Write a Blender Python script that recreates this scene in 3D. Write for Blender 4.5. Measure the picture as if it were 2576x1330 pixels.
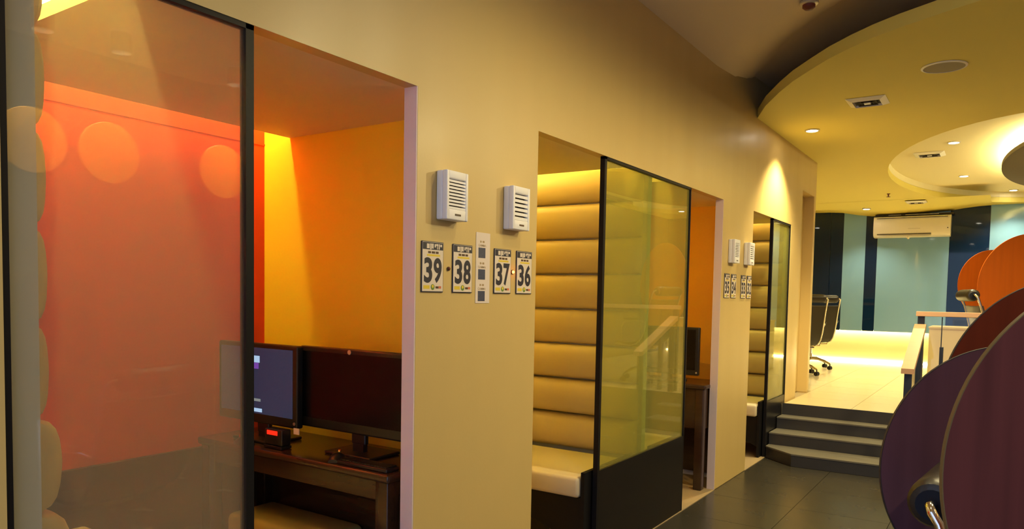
import bpy, bmesh, math, random
from mathutils import Matrix, Vector
random.seed(4)
for o in list(bpy.data.objects): bpy.data.objects.remove(o)
sc = bpy.context.scene
COL = sc.collection
PI = math.pi

# ------------------------------------------------------------------ camera
cam_d = bpy.data.cameras.new('camera'); cam = bpy.data.objects.new('camera', cam_d); COL.objects.link(cam)
cam_d.sensor_width = 36.0; cam_d.lens = 1844.3*36.0/2576.0
cam_d.shift_y = 173.2/2576.0
cam_d.clip_start = 0.02; cam_d.clip_end = 100
_yaw, _pitch, _roll = 0.58957, -0.05297, 0.01832
fw = Vector((-math.sin(_yaw)*math.cos(_pitch), math.cos(_yaw)*math.cos(_pitch), math.sin(_pitch)))
r0 = Vector((math.cos(_yaw), math.sin(_yaw), 0)); u0 = r0.cross(fw)
rr = r0*math.cos(_roll) + u0*math.sin(_roll); uu = -r0*math.sin(_roll) + u0*math.cos(_roll)
M = Matrix((( rr.x, uu.x, -fw.x, 1.757), (rr.y, uu.y, -fw.y, 0.0), (rr.z, uu.z, -fw.z, 1.45), (0,0,0,1)))
cam.matrix_world = M
sc.camera = cam

# ------------------------------------------------------------------ world, exposure
w = bpy.data.worlds.new('daylight'); sc.world = w; w.use_nodes = True
w.node_tree.nodes['Background'].inputs[0].default_value = (0.62, 0.76, 1.12, 1)
w.node_tree.nodes['Background'].inputs[1].default_value = 0.40
vs = sc.view_settings
vs.view_transform = 'Standard'; vs.look = 'None'; vs.gamma = 1.0; vs.use_curve_mapping = False
vs.exposure = 1.7
WARM = (1.0, 0.82, 0.42)
WARM_COVE = (1.0, 0.76, 0.20)
WARM_ROOM = (1.0, 0.88, 0.50)

# ------------------------------------------------------------------ materials
MATS = {}
def mat(name, col=(.8,.8,.8), rough=.5, metal=0.0, emit=None, estr=0.0, spec=.5, noise=0.0, nscale=(20,20,20), bump=0.0, bscale=200.0, coat=0.0, rnoise=0.0, col2=None):
    if name in MATS: return MATS[name]
    m = bpy.data.materials.new(name); m.use_nodes = True; nt = m.node_tree
    b = nt.nodes['Principled BSDF']
    b.inputs['Base Color'].default_value = (*col, 1); b.inputs['Roughness'].default_value = rough
    b.inputs['Metallic'].default_value = metal
    b.inputs['Specular IOR Level'].default_value = spec
    if coat: b.inputs['Coat Weight'].default_value = coat; b.inputs['Coat Roughness'].default_value = .22
    if emit:
        b.inputs['Emission Color'].default_value = (*emit, 1); b.inputs['Emission Strength'].default_value = estr
    if noise or rnoise or bump:
        tc = nt.nodes.new('ShaderNodeTexCoord')
    if noise or rnoise:
        mp = nt.nodes.new('ShaderNodeMapping'); mp.inputs['Scale'].default_value = nscale
        n = nt.nodes.new('ShaderNodeTexNoise'); n.inputs['Scale'].default_value = 1.0; n.inputs['Detail'].default_value = 4
        nt.links.new(tc.outputs['Object'], mp.inputs[0]); nt.links.new(mp.outputs[0], n.inputs['Vector'])
    if noise:
        mx = nt.nodes.new('ShaderNodeMix'); mx.data_type = 'RGBA'
        c2 = col2 or tuple(max(0, c*(1-noise)) for c in col)
        mx.inputs[6].default_value = (*col, 1); mx.inputs[7].default_value = (*c2, 1)
        nt.links.new(n.outputs['Fac'], mx.inputs[0]); nt.links.new(mx.outputs[2], b.inputs['Base Color'])
    if rnoise:
        mr = nt.nodes.new('ShaderNodeMapRange'); mr.inputs['To Min'].default_value = rough-rnoise; mr.inputs['To Max'].default_value = rough+rnoise
        nt.links.new(n.outputs['Fac'], mr.inputs['Value']); nt.links.new(mr.outputs[0], b.inputs['Roughness'])
    if bump:
        n2 = nt.nodes.new('ShaderNodeTexNoise'); n2.inputs['Scale'].default_value = bscale
        bp = nt.nodes.new('ShaderNodeBump'); bp.inputs['Strength'].default_value = bump; bp.inputs['Distance'].default_value = .002
        nt.links.new(tc.outputs['Object'], n2.inputs['Vector']); nt.links.new(n2.outputs['Fac'], bp.inputs['Height']); nt.links.new(bp.outputs[0], b.inputs['Normal'])
    MATS[name] = m
    return m

def glass(name, trans, haze_col, haze, ior):
    """clear or filmed pane: straight transmission + scattering film + mirror reflection by Fresnel"""
    m = bpy.data.materials.new(name); m.use_nodes = True; nt = m.node_tree
    for n in list(nt.nodes): nt.nodes.remove(n)
    out = nt.nodes.new('ShaderNodeOutputMaterial')
    tr = nt.nodes.new('ShaderNodeBsdfTransparent'); tr.inputs[0].default_value = (*trans, 1)
    df = nt.nodes.new('ShaderNodeBsdfDiffuse'); df.inputs[0].default_value = (*haze_col, 1)
    tl = nt.nodes.new('ShaderNodeBsdfTranslucent'); tl.inputs[0].default_value = (*haze_col, 1)
    hz = nt.nodes.new('ShaderNodeMixShader'); hz.inputs[0].default_value = .5
    nt.links.new(df.outputs[0], hz.inputs[1]); nt.links.new(tl.outputs[0], hz.inputs[2])
    m1 = nt.nodes.new('ShaderNodeMixShader'); m1.inputs[0].default_value = haze
    nt.links.new(tr.outputs[0], m1.inputs[1]); nt.links.new(hz.outputs[0], m1.inputs[2])
    gl = nt.nodes.new('ShaderNodeBsdfGlossy'); gl.inputs['Roughness'].default_value = .003
    fr = nt.nodes.new('ShaderNodeFresnel'); ge = nt.nodes.new('ShaderNodeNewGeometry'); mr = nt.nodes.new('ShaderNodeMapRange')   # same Fresnel on both faces of the thin pane
    mr.inputs['To Min'].default_value = ior; mr.inputs['To Max'].default_value = 1.0/ior
    nt.links.new(ge.outputs['Backfacing'], mr.inputs['Value']); nt.links.new(mr.outputs[0], fr.inputs['IOR'])
    m2 = nt.nodes.new('ShaderNodeMixShader')
    nt.links.new(fr.outputs[0], m2.inputs[0]); nt.links.new(m1.outputs[0], m2.inputs[1]); nt.links.new(gl.outputs[0], m2.inputs[2])
    nt.links.new(m2.outputs[0], out.inputs[0])
    MATS[name] = m
    return m

def lamp_mat(name, col, strength):
    m = bpy.data.materials.new(name); m.use_nodes = True; nt = m.node_tree
    for n in list(nt.nodes): nt.nodes.remove(n)
    out = nt.nodes.new('ShaderNodeOutputMaterial'); e = nt.nodes.new('ShaderNodeEmission')
    e.inputs[0].default_value = (*col, 1); e.inputs[1].default_value = strength
    nt.links.new(e.outputs[0], out.inputs[0]); MATS[name] = m
    return m

mat('wall_cream', (.66,.485,.185), .43, rnoise=.13, nscale=(6,5,.35), noise=.05, bump=.12, bscale=90, spec=.6, coat=.06)
mat('jamb_white', (.74,.62,.62), .6)
mat('booth_orange_lit', (.90,.68,.035), .6, bump=.1, bscale=150)  # same orange paint, yellowed in colour for the bright cove light
mat('booth_orange', (.90,.50,.03), .6, bump=.1, bscale=150)
mat('booth_red', (.74,.055,.012), .6, bump=.1, bscale=150)
mat('booth_cream', (.82,.70,.42), .7)
mat('wainscot_dark', (.05,.028,.018), .35)
mat('cove_white', (.85,.78,.6), .8)
mat('ceiling_paint', (.78,.66,.15), .75)
mat('oval_paint', (.80,.72,.42), .75)
mat('ceiling_high', (.74,.59,.38), .8)
mat('disc_shaded', (.13,.10,.035), .7)  # shade on the hung panel's underside is put into this colour
mat('cushion', (.58,.46,.23), .42, bump=.15, bscale=260)
mat('seat_vinyl', (.74,.63,.42), .4, bump=.12, bscale=200)
mat('stool_vinyl', (.50,.40,.13), .45)
mat('black_metal', (.010,.009,.010), .45, spec=.2)
mat('black_panel', (.009,.008,.009), .30, spec=.3)
mat('board_white', (.66,.68,.72), .6)
mat('floor_tile_dark', (.050,.045,.035), .26, rnoise=.06, nscale=(5,5,5), noise=.35, spec=.5)
mat('grout_dark', (.03,.028,.025), .7)
mat('step_tile_shaded', (.040,.036,.034), .45, noise=.25, nscale=(9,9,9))  # step tile darkened in colour for the shaded upright faces
mat('tread_tile_lit', (.16,.145,.115), .5, noise=.25, nscale=(9,9,9))  # same step tile, lightened in colour as if lit from above
mat('floor_tile_cream', (.74,.62,.36), .22, noise=.12, nscale=(1.5,14,5), rnoise=.05)
mat('grout_cream', (.40,.32,.18), .7)
mat('carpet', (.48,.36,.20), .95, noise=.5, nscale=(240,240,240), bump=.5, bscale=500)
mat('desk_wood', (.055,.026,.015), .25, noise=.4, nscale=(3,40,40), coat=.3)
mat('plastic_black', (.012,.012,.013), .32)
mat('screen_off', (.005,.005,.006), .22, spec=.25)
mat('plastic_white', (.88,.87,.90), .45)
mat('plastic_slot', (.10,.07,.05), .6)
mat('sign_white', (.80,.70,.60), .35)
mat('sign_navy', (.025,.025,.045), .4)
mat('sign_yellow', (.80,.60,.05), .4)
mat('sign_green', (.16,.28,.05), .4)
mat('sign_red', (.70,.18,.08), .4)
mat('sign_brown', (.10,.05,.02), .4)
mat('sign_blue', (.025,.030,.075), .45, noise=.6, nscale=(160,160,160), col2=(.09,.10,.17))
mat('paper', (.78,.68,.62), .75)
mat('print_tan', (.40,.28,.14), .75)
mat('alu', (.60,.55,.45), .35, metal=.6)
mat('chrome', (.82,.80,.76), .10, metal=1.0)
mat('leather', (.030,.024,.018), .38, bump=.25, bscale=120)
mat('leather_end', (.008,.009,.018), .5, spec=.2)
mat('rail_wood', (.66,.40,.24), .42, noise=.15, nscale=(3,3,60))
mat('post_navy', (.018,.022,.035), .4)
mat('cream_laminate', (.80,.66,.34), .4)
mat('blue_light', (.23,.45,.72), .035, spec=.5)
mat('blue_dark', (.004,.020,.070), .03, spec=.4)
mat('ac_plastic', (.86,.82,.70), .35)
mat('slot_dark', (.03,.022,.012), .7)
mat('wood_purple', (.210,.050,.042), .5, noise=.6, nscale=(30,30,1.3))
mat('wood_plum', (.165,.068,.100), .5, noise=.4, nscale=(26,26,1.2))
mat('wood_rust', (.23,.033,.009), .5, noise=.3, nscale=(26,26,1.2))
mat('wood_orange', (.70,.145,.005), .5, noise=.2, nscale=(26,26,1.2))
mat('edge_yellow', (.20,.14,.055), .45)
mat('edge_dark', (.04,.035,.045), .45)
mat('speaker_cloth', (.42,.38,.26), .9, bump=.4, bscale=600)
mat('detector_red', (.16,.03,.015), .5)
mat('wall_plum', (.075,.050,.055), .6)
mat('disc_amber', (.80,.40,.04), .5, noise=.2, nscale=(26,26,1.2))
glass('glass_frost', (.93,.90,.83), (.70,.68,.56), .17, 1.6)
glass('glass_tint', (.82,.86,.56), (.66,.62,.20), .33, 1.5)
glass('glass_clear', (.97,.98,.97), (.8,.8,.8), .0, 1.45)
lamp_mat('cove_lamp', WARM_COVE, 25.0)
lamp_mat('cove_lamp_low', (1.0,.74,.12), 10.0)
lamp_mat('cove_lamp_near', (1.0,.80,.24), 66.0)
lamp_mat('cove_lamp_soft', (1.0,.78,.22), 30.0)
lamp_mat('strip_lamp', (1.0,.84,.42), 13.0)
lamp_mat('ring_lamp', (1.0,.84,.42), 30.0)
lamp_mat('downlight_lens', (1.0,.93,.78), 14.0)
lamp_mat('led_red', (1.0,.10,.015), 9.0)
lamp_mat('led_display', (1.0,.02,.006), .5)
# monitor picture: flat printed-light image
def screen_material():
    m = bpy.data.materials.new('screen_on'); m.use_nodes = True; nt = m.node_tree
    b = nt.nodes['Principled BSDF']; b.inputs['Base Color'].default_value = (.01,.01,.012,1); b.inputs['Roughness'].default_value = .2
    tc = nt.nodes.new('ShaderNodeTexCoord'); n = nt.nodes.new('ShaderNodeTexNoise'); n.inputs['Scale'].default_value = 3.0; n.inputs['Detail'].default_value = 1
    cr = nt.nodes.new('ShaderNodeValToRGB'); cr.color_ramp.elements[0].color = (.020,.030,.085,1); cr.color_ramp.elements[1].color = (.050,.075,.13,1)
    nt.links.new(tc.outputs['Object'], n.inputs['Vector']); nt.links.new(n.outputs['Fac'], cr.inputs[0])
    nt.links.new(cr.outputs[0], b.inputs['Emission Color']); b.inputs['Emission Strength'].default_value = .16
    MATS['screen_on'] = m
screen_material()
lamp_mat('icon_light', (.45,.62,.85), .28); lamp_mat('icon_purple', (.18,.06,.35), .3); lamp_mat('icon_grey', (.35,.35,.33), .2)

# ------------------------------------------------------------------ mesh helpers
class MB:
    def __init__(s): s.v = []; s.f = []
    def add(s, vs, fs):
        n = len(s.v); s.v += [tuple(p) for p in vs]; s.f += [tuple(i+n for i in f) for f in fs]; return s
    def box(s, x0, x1, y0, y1, z0, z1, b=0.0):
        if b <= 0:
            return s.add([(x0,y0,z0),(x1,y0,z0),(x1,y1,z0),(x0,y1,z0),(x0,y0,z1),(x1,y0,z1),(x1,y1,z1),(x0,y1,z1)],
                         [(0,3,2,1),(4,5,6,7),(0,1,5,4),(1,2,6,5),(2,3,7,6),(3,0,4,7)])
        bm = bmesh.new(); bmesh.ops.create_cube(bm, size=1.0)
        for v in bm.verts:
            v.co = Vector(((x0+x1)/2+v.co.x*(x1-x0), (y0+y1)/2+v.co.y*(y1-y0), (z0+z1)/2+v.co.z*(z1-z0)))
        bmesh.ops.bevel(bm, geom=bm.edges[:], offset=b, segments=3, affect='EDGES', profile=.5)
        bm.verts.index_update()
        s.add([v.co[:] for v in bm.verts], [tuple(v.index for v in f.verts) for f in bm.faces]); bm.free(); return s
    def prism(s, pts, axis, a, b):
        """pts: 2-D outline (counter-clockwise); axis 'x': pts=(y,z); 'y': (x,z); 'z': (x,y)"""
        def P(p, h): return {'x':(h,p[0],p[1]), 'y':(p[0],h,p[1]), 'z':(p[0],p[1],h)}[axis]
        n = len(pts)
        return s.add([P(p,a) for p in pts]+[P(p,b) for p in pts],
                     [tuple(range(n))[::-1], tuple(range(n,2*n))]+[(i,(i+1)%n,(i+1)%n+n,i+n) for i in range(n)])
    def lathe(s, prof, n=24, origin=(0,0,0), axis='z', caps=True):
        """prof: list of (r,h)"""
        o = origin; vs = []; fs = []
        for r, h in prof:
            for k in range(n):
                a = 2*PI*k/n; c, t = r*math.cos(a), r*math.sin(a)
                vs.append({'z':(o[0]+c,o[1]+t,o[2]+h),'x':(o[0]+h,o[1]+c,o[2]+t),'y':(o[0]+t,o[1]+h,o[2]+c)}[axis])
        for i in range(len(prof)-1):
            for k in range(n):
                fs.append((i*n+k, i*n+(k+1)%n, (i+1)*n+(k+1)%n, (i+1)*n+k))
        if caps and prof[0][0] > 1e-6: fs.append(tuple(range(n))[::-1])
        if caps and prof[-1][0] > 1e-6: fs.append(tuple(range((len(prof)-1)*n, len(prof)*n)))
        return s.add(vs, fs)
    def tube(s, pts, r, n=10, cap=True):
        pts = [Vector(p) for p in pts]; vs = []; fs = []; prev = None
        for i, p in enumerate(pts):
            t = (pts[min(i+1,len(pts)-1)] - pts[max(i-1,0)]).normalized()
            a = (prev if prev else (Vector((1,0,0)) if abs(t.x) < .9 else Vector((0,0,1))))
            u = (a - t*a.dot(t)).normalized(); prev = u; v = t.cross(u)
            rad = r[i] if isinstance(r,(list,tuple)) else r
            for k in range(n):
                q = 2*PI*k/n; vs.append(p + u*math.cos(q)*rad + v*math.sin(q)*rad)
        for i in range(len(pts)-1):
            for k in range(n): fs.append((i*n+k, i*n+(k+1)%n, (i+1)*n+(k+1)%n, (i+1)*n+k))
        if cap: fs.append(tuple(range(n))[::-1]); fs.append(tuple(range((len(pts)-1)*n, len(pts)*n)))
        return s.add(vs, fs)
    def build(s, name, m, parent=None, local=False, smooth=False):
        off = Vector((0,0,0))
        if parent is not None and not local:
            p = parent
            while p is not None: off += Vector(p.location); p = p.parent
        me = bpy.data.meshes.new(name); me.from_pydata([(a-off.x, b-off.y, c-off.z) for a,b,c in s.v], [], s.f)
        bm = bmesh.new(); bm.from_mesh(me); bmesh.ops.recalc_face_normals(bm, faces=bm.faces[:]); bm.to_mesh(me); bm.free()
        me.materials.append(MATS[m] if isinstance(m, str) else m)
        if smooth:
            for f in me.polygons: f.use_smooth = True
            try: me.set_sharp_from_angle(angle=math.radians(38))
            except Exception: pass
        o = bpy.data.objects.new(name, me); COL.objects.link(o)
        if parent is not None: o.parent = parent
        return o
def tag(o, label=None, cat=None, group=None, kind=None):
    if label: o['label'] = label
    if cat: o['category'] = cat
    if group: o['group'] = group
    if kind: o['kind'] = kind
    return o
def thing(name, label, cat, loc=(0,0,0), rz=0, group=None):
    o = bpy.data.objects.new(name, None); COL.objects.link(o); o.location = loc; o.rotation_euler = (0,0,rz)
    o.empty_display_size = .1
    return tag(o, label, cat, group)
def struct(o, label=None, cat=None): return tag(o, label, cat, kind='structure')
def copy_tree(o, parent=None):
    c = o.copy(); COL.objects.link(c); c.parent = parent
    for ch in [x for x in bpy.data.objects if x.parent == o]: copy_tree(ch, c)
    return c
_glyph = {}
def glyph_mesh(ch, emb=0.0):
    if (ch, emb) in _glyph: return _glyph[(ch, emb)]
    cu = bpy.data.curves.new('glyph', 'FONT'); cu.body = ch; cu.offset = emb; cu.resolution_u = 6
    ob = bpy.data.objects.new('glyph', cu); COL.objects.link(ob)
    dg = bpy.context.evaluated_depsgraph_get(); me = bpy.data.meshes.new_from_object(ob.evaluated_get(dg))
    vs = [v.co.copy() for v in me.vertices]; fs = [tuple(p.vertices) for p in me.polygons]
    bpy.data.objects.remove(ob); bpy.data.curves.remove(cu); bpy.data.meshes.remove(me)
    _glyph[(ch, emb)] = (vs, fs); return vs, fs
def text_on_wall(mb, txt, y0, y1, z0, z1, x, emb=0.0):
    """lettering fitted into a box on a wall whose face looks towards +X (reads left to right along +Y)"""
    vs, fs = glyph_mesh(txt, emb)
    ax = min(v.x for v in vs); bx = max(v.x for v in vs); az = min(v.y for v in vs); bz = max(v.y for v in vs)
    P = [(x, y0+(v.x-ax)/(bx-ax)*(y1-y0), z0+(v.y-az)/(bz-az)*(z1-z0)) for v in vs]
    mb.add(P, fs)

# ================================================================== STRUCTURE
HC = 3.09      # high ceiling
LC = 2.94      # low ceiling
ZT = 2.18      # head of booth openings
ZU = 0.44      # upper floor
T = 0.055      # front wall skin
# --- front wall with its openings
mb = MB()
mb.box(-T,0,-1.6,.69,0,HC+.3)
mb.box(-T,0,.69,7.5,ZT,HC+.3)
mb.box(-T,0,2.0,2.81,0,ZT); mb.box(-T,0,5.42,6.2,0,ZT)
mb.box(-T,0,7.5,7.93,0,HC+.3); mb.box(-T,0,7.93,8.48,2.575,HC+.3); mb.box(-.20,0,8.48,8.56,0,HC+.3)
struct(mb.build('wall_left', 'wall_cream'))
# recessed white door beyond the last booth
d = MB().box(-.145,-.105,7.93,8.48,ZU,2.575).build('door_1','wall_cream'); struct(d)
MB().lathe([(.0,0),(.016,.0),(.016,.012),(.010,.020),(0,.020)],16,(-.105,7.985,1.486),'x').build('lock','chrome',d,smooth=True)
struct(MB().box(-.105,-.002,7.93,7.936,ZU,2.575).box(-.105,-.002,8.474,8.48,ZU,2.575).box(-.105,-.002,7.936,8.474,2.569,2.575).build('trim_1','wall_cream'))
struct(MB().box(-T-.004,-.001,1.994,2.0,0,ZT).build('trim_2','jamb_white'))
struct(MB().box(-T-.004,-.001,5.414,5.42,0,ZT).build('trim_3','jamb_white'))
# return wall at the end of the booth row and outer shell walls
struct(MB().box(-3.0,-.20,8.48,8.56,0,HC).build('wall_return','wall_cream'))
struct(MB().box(-3.06,-3.0,8.56,13.6,0,HC).build('wall_side','wall_cream'))
struct(MB().box(3.6,3.66,-1.6,13.6,0,HC+.3).build('wall_right','wall_plum'))
# booth shell: shared back walls, dividers, soffits
def booth_shell(y0, y1, n, back='booth_red', wains=True):
    struct(MB().box(-1.375,-1.315,y0,y1,0,2.55).build('wall_booth_back_%d'%n, back))
booth_shell(.60,2.36,1); booth_shell(2.44,4.12,2,'booth_orange_lit'); booth_shell(4.12,5.76,3,'booth_orange'); booth_shell(5.84,7.5,4,'booth_orange_lit')
struct(MB().box(-1.375,-T,2.36,2.44,0,2.55).build('wall_divider_1','booth_orange_lit'))
struct(MB().box(-1.375,-T,5.76,5.84,0,2.55).build('wall_divider_2','booth_orange'))
struct(MB().box(-1.375,-T,.60,.70,0,2.55).build('wall_divider_3','booth_cream'))
struct(MB().box(-1.375,-T,7.505,7.58,0,2.55).build('wall_divider_4','booth_cream'))
struct(MB().box(-1.375,-T,.60,7.58,2.50,2.56).build('ceiling_cove','cove_white'))
struct(MB().box(-1.315,-1.29,.775,2.36,0,.72).build('trim_wainscot','wainscot_dark'))
struct(MB().box(-1.315,-1.311,.775,2.36,2.160,2.168).build('trim_cove_ledge','booth_red'))
struct(MB().box(-1.125,-T,.98,2.36,ZT,2.22).build('ceiling_booth_1','booth_cream'))
struct(MB().box(-1.125,-T,2.44,3.83,ZT,2.22).build('ceiling_booth_2','booth_cream'))
struct(MB().box(-1.125,-T,4.40,5.76,ZT,2.22).build('ceiling_booth_3','booth_cream'))
struct(MB().box(-1.125,-T,5.84,7.28,ZT,2.22).build('ceiling_booth_4','booth_cream'))
# hidden fluorescent strips in the cove slots, some added as fill
def cove(name, label, x0, x1, y0, y1, m='cove_lamp'):
    o = thing(name, label, 'strip light', ((x0+x1)/2,(y0+y1)/2,2.465), group='cove strip lights above the booths')
    MB().box(x0,x1,y0,y1,2.485,2.50).build('tray','cove_white',o)
    MB().box(x0+.006,x1-.006,y0+.006,y1-.006,2.470,2.485).build('tube',m,o)
cove('cove_light','warm cove strip hidden above the red rear wall of the first booth',-1.20,-1.165,.80,2.34)
cove('cove_light','warm cove strip hidden above the cushions behind the frosted glass',-1.10,-.10,.875,.905,'cove_lamp_near')
cove('cove_light','warm cove strip hidden above the gold cushions before the tinted glass',-1.28,-.10,3.95,3.98,'cove_lamp_low')
cove('cove_light','warm cove strip hidden above the far cushions behind the tinted glass',-1.28,-.10,4.29,4.32,'cove_lamp_soft')
cove('cove_light','added warm fill strip unseen above the rear wall opposite signs 37 and 36',-1.20,-1.165,2.46,3.85,'cove_lamp_soft')  # strip added to brighten this booth
cove('cove_light','added warm fill strip unseen above the rear wall of the booth of sign 35',-1.20,-1.165,4.40,5.74,'cove_lamp_soft')  # extra strip added for a brighter orange interior
cove('cove_light','warm cove strip hidden above the cushions by the stairs',-1.28,-.10,7.33,7.36)
# --- lower floor
fl = struct(MB().box(0,3.6,-1.6,7.41,-.06,-.012).build('floor','grout_dark'))
tile = None
for i in range(6):
    for j in range(-3, 13):
        x0, y0 = .0 + i*.6, j*.6 - .1
        if y0 > 7.3 or y0 < -1.7: continue
        if tile is None:
            tile = MB().box(.0015,.5985,.0015,.5985,-.012,0,).build('floor_tile','floor_tile_dark',fl,local=True); o = tile
        else:
            o = tile.copy(); COL.objects.link(o); o.parent = fl
        o.location = (x0, y0, 0)
struct(MB().box(-1.315,0,.70,7.5,-.06,.004).build('floor_carpet','carpet'))
# --- platform and stairs
pf = struct(MB().box(-3.0,3.6,7.41,13.6,0,ZU-.014).build('floor_platform','grout_cream'))
tile2 = None
for i in range(-5, 6):
    for j in range(10):
        x0, y0 = i*.6 + .02, 7.412 + j*.6
        if y0 + .6 > 13.5 or x0 + .6 > 3.62: continue
        if x0 < -.05 and y0 < 8.5: continue
        if tile2 is None:
            tile2 = MB().box(.0015,.5985,.0015,.5985,-.014,0).build('floor_tile','floor_tile_cream',pf,local=True); o = tile2
        else:
            o = tile2.copy(); COL.objects.link(o); o.parent = pf
        o.location = (x0, y0, ZU)
st = bpy.data.objects.new('stairs', None); COL.objects.link(st); st.location = (.55, 7.0, 0)
tag(st, 'four dark grey tiled steps rising to the bright upper floor', 'stairs', kind='structure')
SX = 1.20
for k, yn in enumerate((6.62, 6.93, 7.20)):
    z0, z1 = k*.11, (k+1)*.11
    if k == 0: out = [(0.004,6.83),(.28,6.605),(SX,6.64),(SX,7.41),(0.004,7.41)]
    else: out = [(0.004,yn),(SX,yn+.02),(SX,7.41),(0.004,7.41)]
    MB().prism([(a+(0 if a>.004 else 0),b+.006) if b<7.4 else (a,b) for a,b in out],'z',z0+.001,z1-.012).build('riser_block','step_tile_shaded',st)
    MB().prism(out,'z',z1-.012,z1).build('tread','tread_tile_lit',st)
MB().box(.004,3.6,7.398,7.412,.33,ZU).build('riser','step_tile_shaded',st)
MB().box(SX,3.6,7.398,7.412,0,.33).build('riser','step_tile_shaded',st)
# --- ceilings
EDGE = [(0.0,6.21),(.16,5.85),(.345,5.52),(.49,5.29),(.652,5.08),(.79,4.91),(.94,4.76),(1.075,4.645),(1.213,4.55),(1.48,4.40),(1.60,4.345),(1.9,4.235),(2.3,4.13),(2.9,4.06),(3.6,4.05)]
def high_ceiling():
    m = MB(); n = len(EDGE); lev = [(-3.0,0.20),(-.6,.20),(0.0,.16),(.06,.125),(.13,.09),(.21,.058),(.30,.030),(.40,.010),(.50,0.0),(.52,0.0)]  # upward curl near the slab is shaped to darken the ceiling there
    rows = []
    for d, dz in lev:
        row = []
        for i, (x, y) in enumerate(EDGE):
            a = EDGE[max(i-1,0)]; b = EDGE[min(i+1,n-1)]; tx, ty = b[0]-a[0], b[1]-a[1]; q = math.hypot(tx,ty)
            nx, ny = ty/q, -tx/q                       # towards the camera side
            if nx*0 + ny > 0: nx, ny = -nx, -ny
            if i == 0: row.append((-.06, y - d*1.5, HC+dz))
            elif i == n-1: row.append((3.66, y - d, HC+dz))
            else: row.append((max(-.05, x+nx*d), y+ny*d if d >= 0 else y-d, HC+dz))
        rows.append(row)
    rows.append([(p[0], -1.6, HC) for p in rows[-1]])
    for r in rows: m.v += r
    for r in range(len(rows)-1):
        for k in range(n-1): m.f.append((r*n+k,r*n+k+1,(r+1)*n+k+1,(r+1)*n+k))
    return m.build('ceiling','ceiling_high',smooth=True)
struct(high_ceiling())
struct(MB().box(-3.06,3.66,-1.6,13.6,HC+.30,HC+.36).build('ceiling_slab_above','ceiling_high'))
struct(MB().prism([(2.2+1.75*math.cos(a*PI/36), 10.08+3.25*math.sin(a*PI/36)) for a in range(72)],'z',HC,HC+.03).build('ceiling_oval','oval_paint'))
def ceiling_slab():
    cu = bpy.data.curves.new('slab','CURVE'); cu.dimensions = '2D'; cu.fill_mode = 'BOTH'; cu.extrude = .0375
    outer = EDGE + [(3.6,13.4),(-3.0,13.4),(-3.0,8.56),(0.0,8.56)]
    hole = [(2.2+1.65*math.cos(a*PI/36), 10.08+3.13*math.sin(a*PI/36)) for a in range(72)]
    for pts in (outer, hole):
        sp = cu.splines.new('POLY'); sp.points.add(len(pts)-1); sp.use_cyclic_u = True
        for p, q in zip(sp.points, pts): p.co = (q[0], q[1], 0, 1)
    ob = bpy.data.objects.new('slab', cu); COL.objects.link(ob)
    dg = bpy.context.evaluated_depsgraph_get(); me = bpy.data.meshes.new_from_object(ob.evaluated_get(dg))
    vs = [(v.co.x, v.co.y, v.co.z + LC + .0375) for v in me.vertices]; fs = [tuple(p.vertices) for p in me.polygons]
    bpy.data.objects.remove(ob)
    m = MB(); m.add(vs, fs); o = m.build('ceiling_low','ceiling_paint'); return o
struct(ceiling_slab())
# wall of the raised oval between the low slab and the high ceiling
hp = [(2.2+1.65*math.cos(a*PI/36), 10.08+3.13*math.sin(a*PI/36)) for a in range(72)]
m = MB()
for q0, q1 in zip(hp, hp[1:]+hp[:1]):
    m.add([(*q0,LC+.07),(*q1,LC+.07),(*q1,HC),(*q0,HC)],[(0,1,2,3)])
struct(m.build('trim_oval','oval_paint',smooth=True))
# gentle drop of the low ceiling in front of the rear wall
prof = [(-3.0,2.935),(-1.0,2.935),(-.75,2.93),(-.55,2.915),(-.3,2.865),(-.1,2.838),(.2,2.835),(.6,2.848),(.97,2.875),(1.2,2.91),(1.4,2.93),(1.54,2.936)]
m = MB(); n = len(prof)
for x, z in prof: m.add([(x,12.1,LC-.002),(x,12.7,LC-.002-(LC-z)*.42),(x,13.36,z-.001)],[])
m.f = [(i*3+j, i*3+j+1, (i+1)*3+j+1, (i+1)*3+j) for i in range(n-1) for j in range(2)]
struct(m.build('trim_ceiling_drop','ceiling_paint',smooth=True))
# --- rear wall: recessed lit plinth + back-painted glass panels
wb = struct(MB().box(-3.0,3.6,13.46,13.6,0,HC).build('wall_back','cream_laminate'))
xs = [(-3.0,-1.6,'blue_dark'),(-1.6,-.725,'blue_dark'),(-.72,-.525,'blue_dark'),(-.523,-.182,'blue_light'),(-.180,-.008,'blue_dark'),(-.006,1.008,'blue_light'),(1.010,1.533,'blue_dark'),(1.535,2.55,'blue_light'),(2.553,3.6,'blue_dark')]
for a, b, c in xs:
    MB().box(a,b,13.35,13.372,.955,HC-.01).build('glass_panel',c,wb)
MB().box(-3.0,3.6,13.372,13.46,.97,1.0).build('ledge','cream_laminate',wb)
o = thing('plinth_light','bright strip hidden under the blue panels above the low cream wall','strip light',(0,13.42,.95))
MB().box(-3.0,3.6,13.385,13.41,.958,.97).build('tube','strip_lamp',o)
o = thing('plinth_light','thin bright strip along the foot of the low cream wall','strip light',(0,13.45,ZU))
MB().box(-3.0,3.6,13.44,13.458,ZU,ZU+.022).build('tube','strip_lamp',o)

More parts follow.
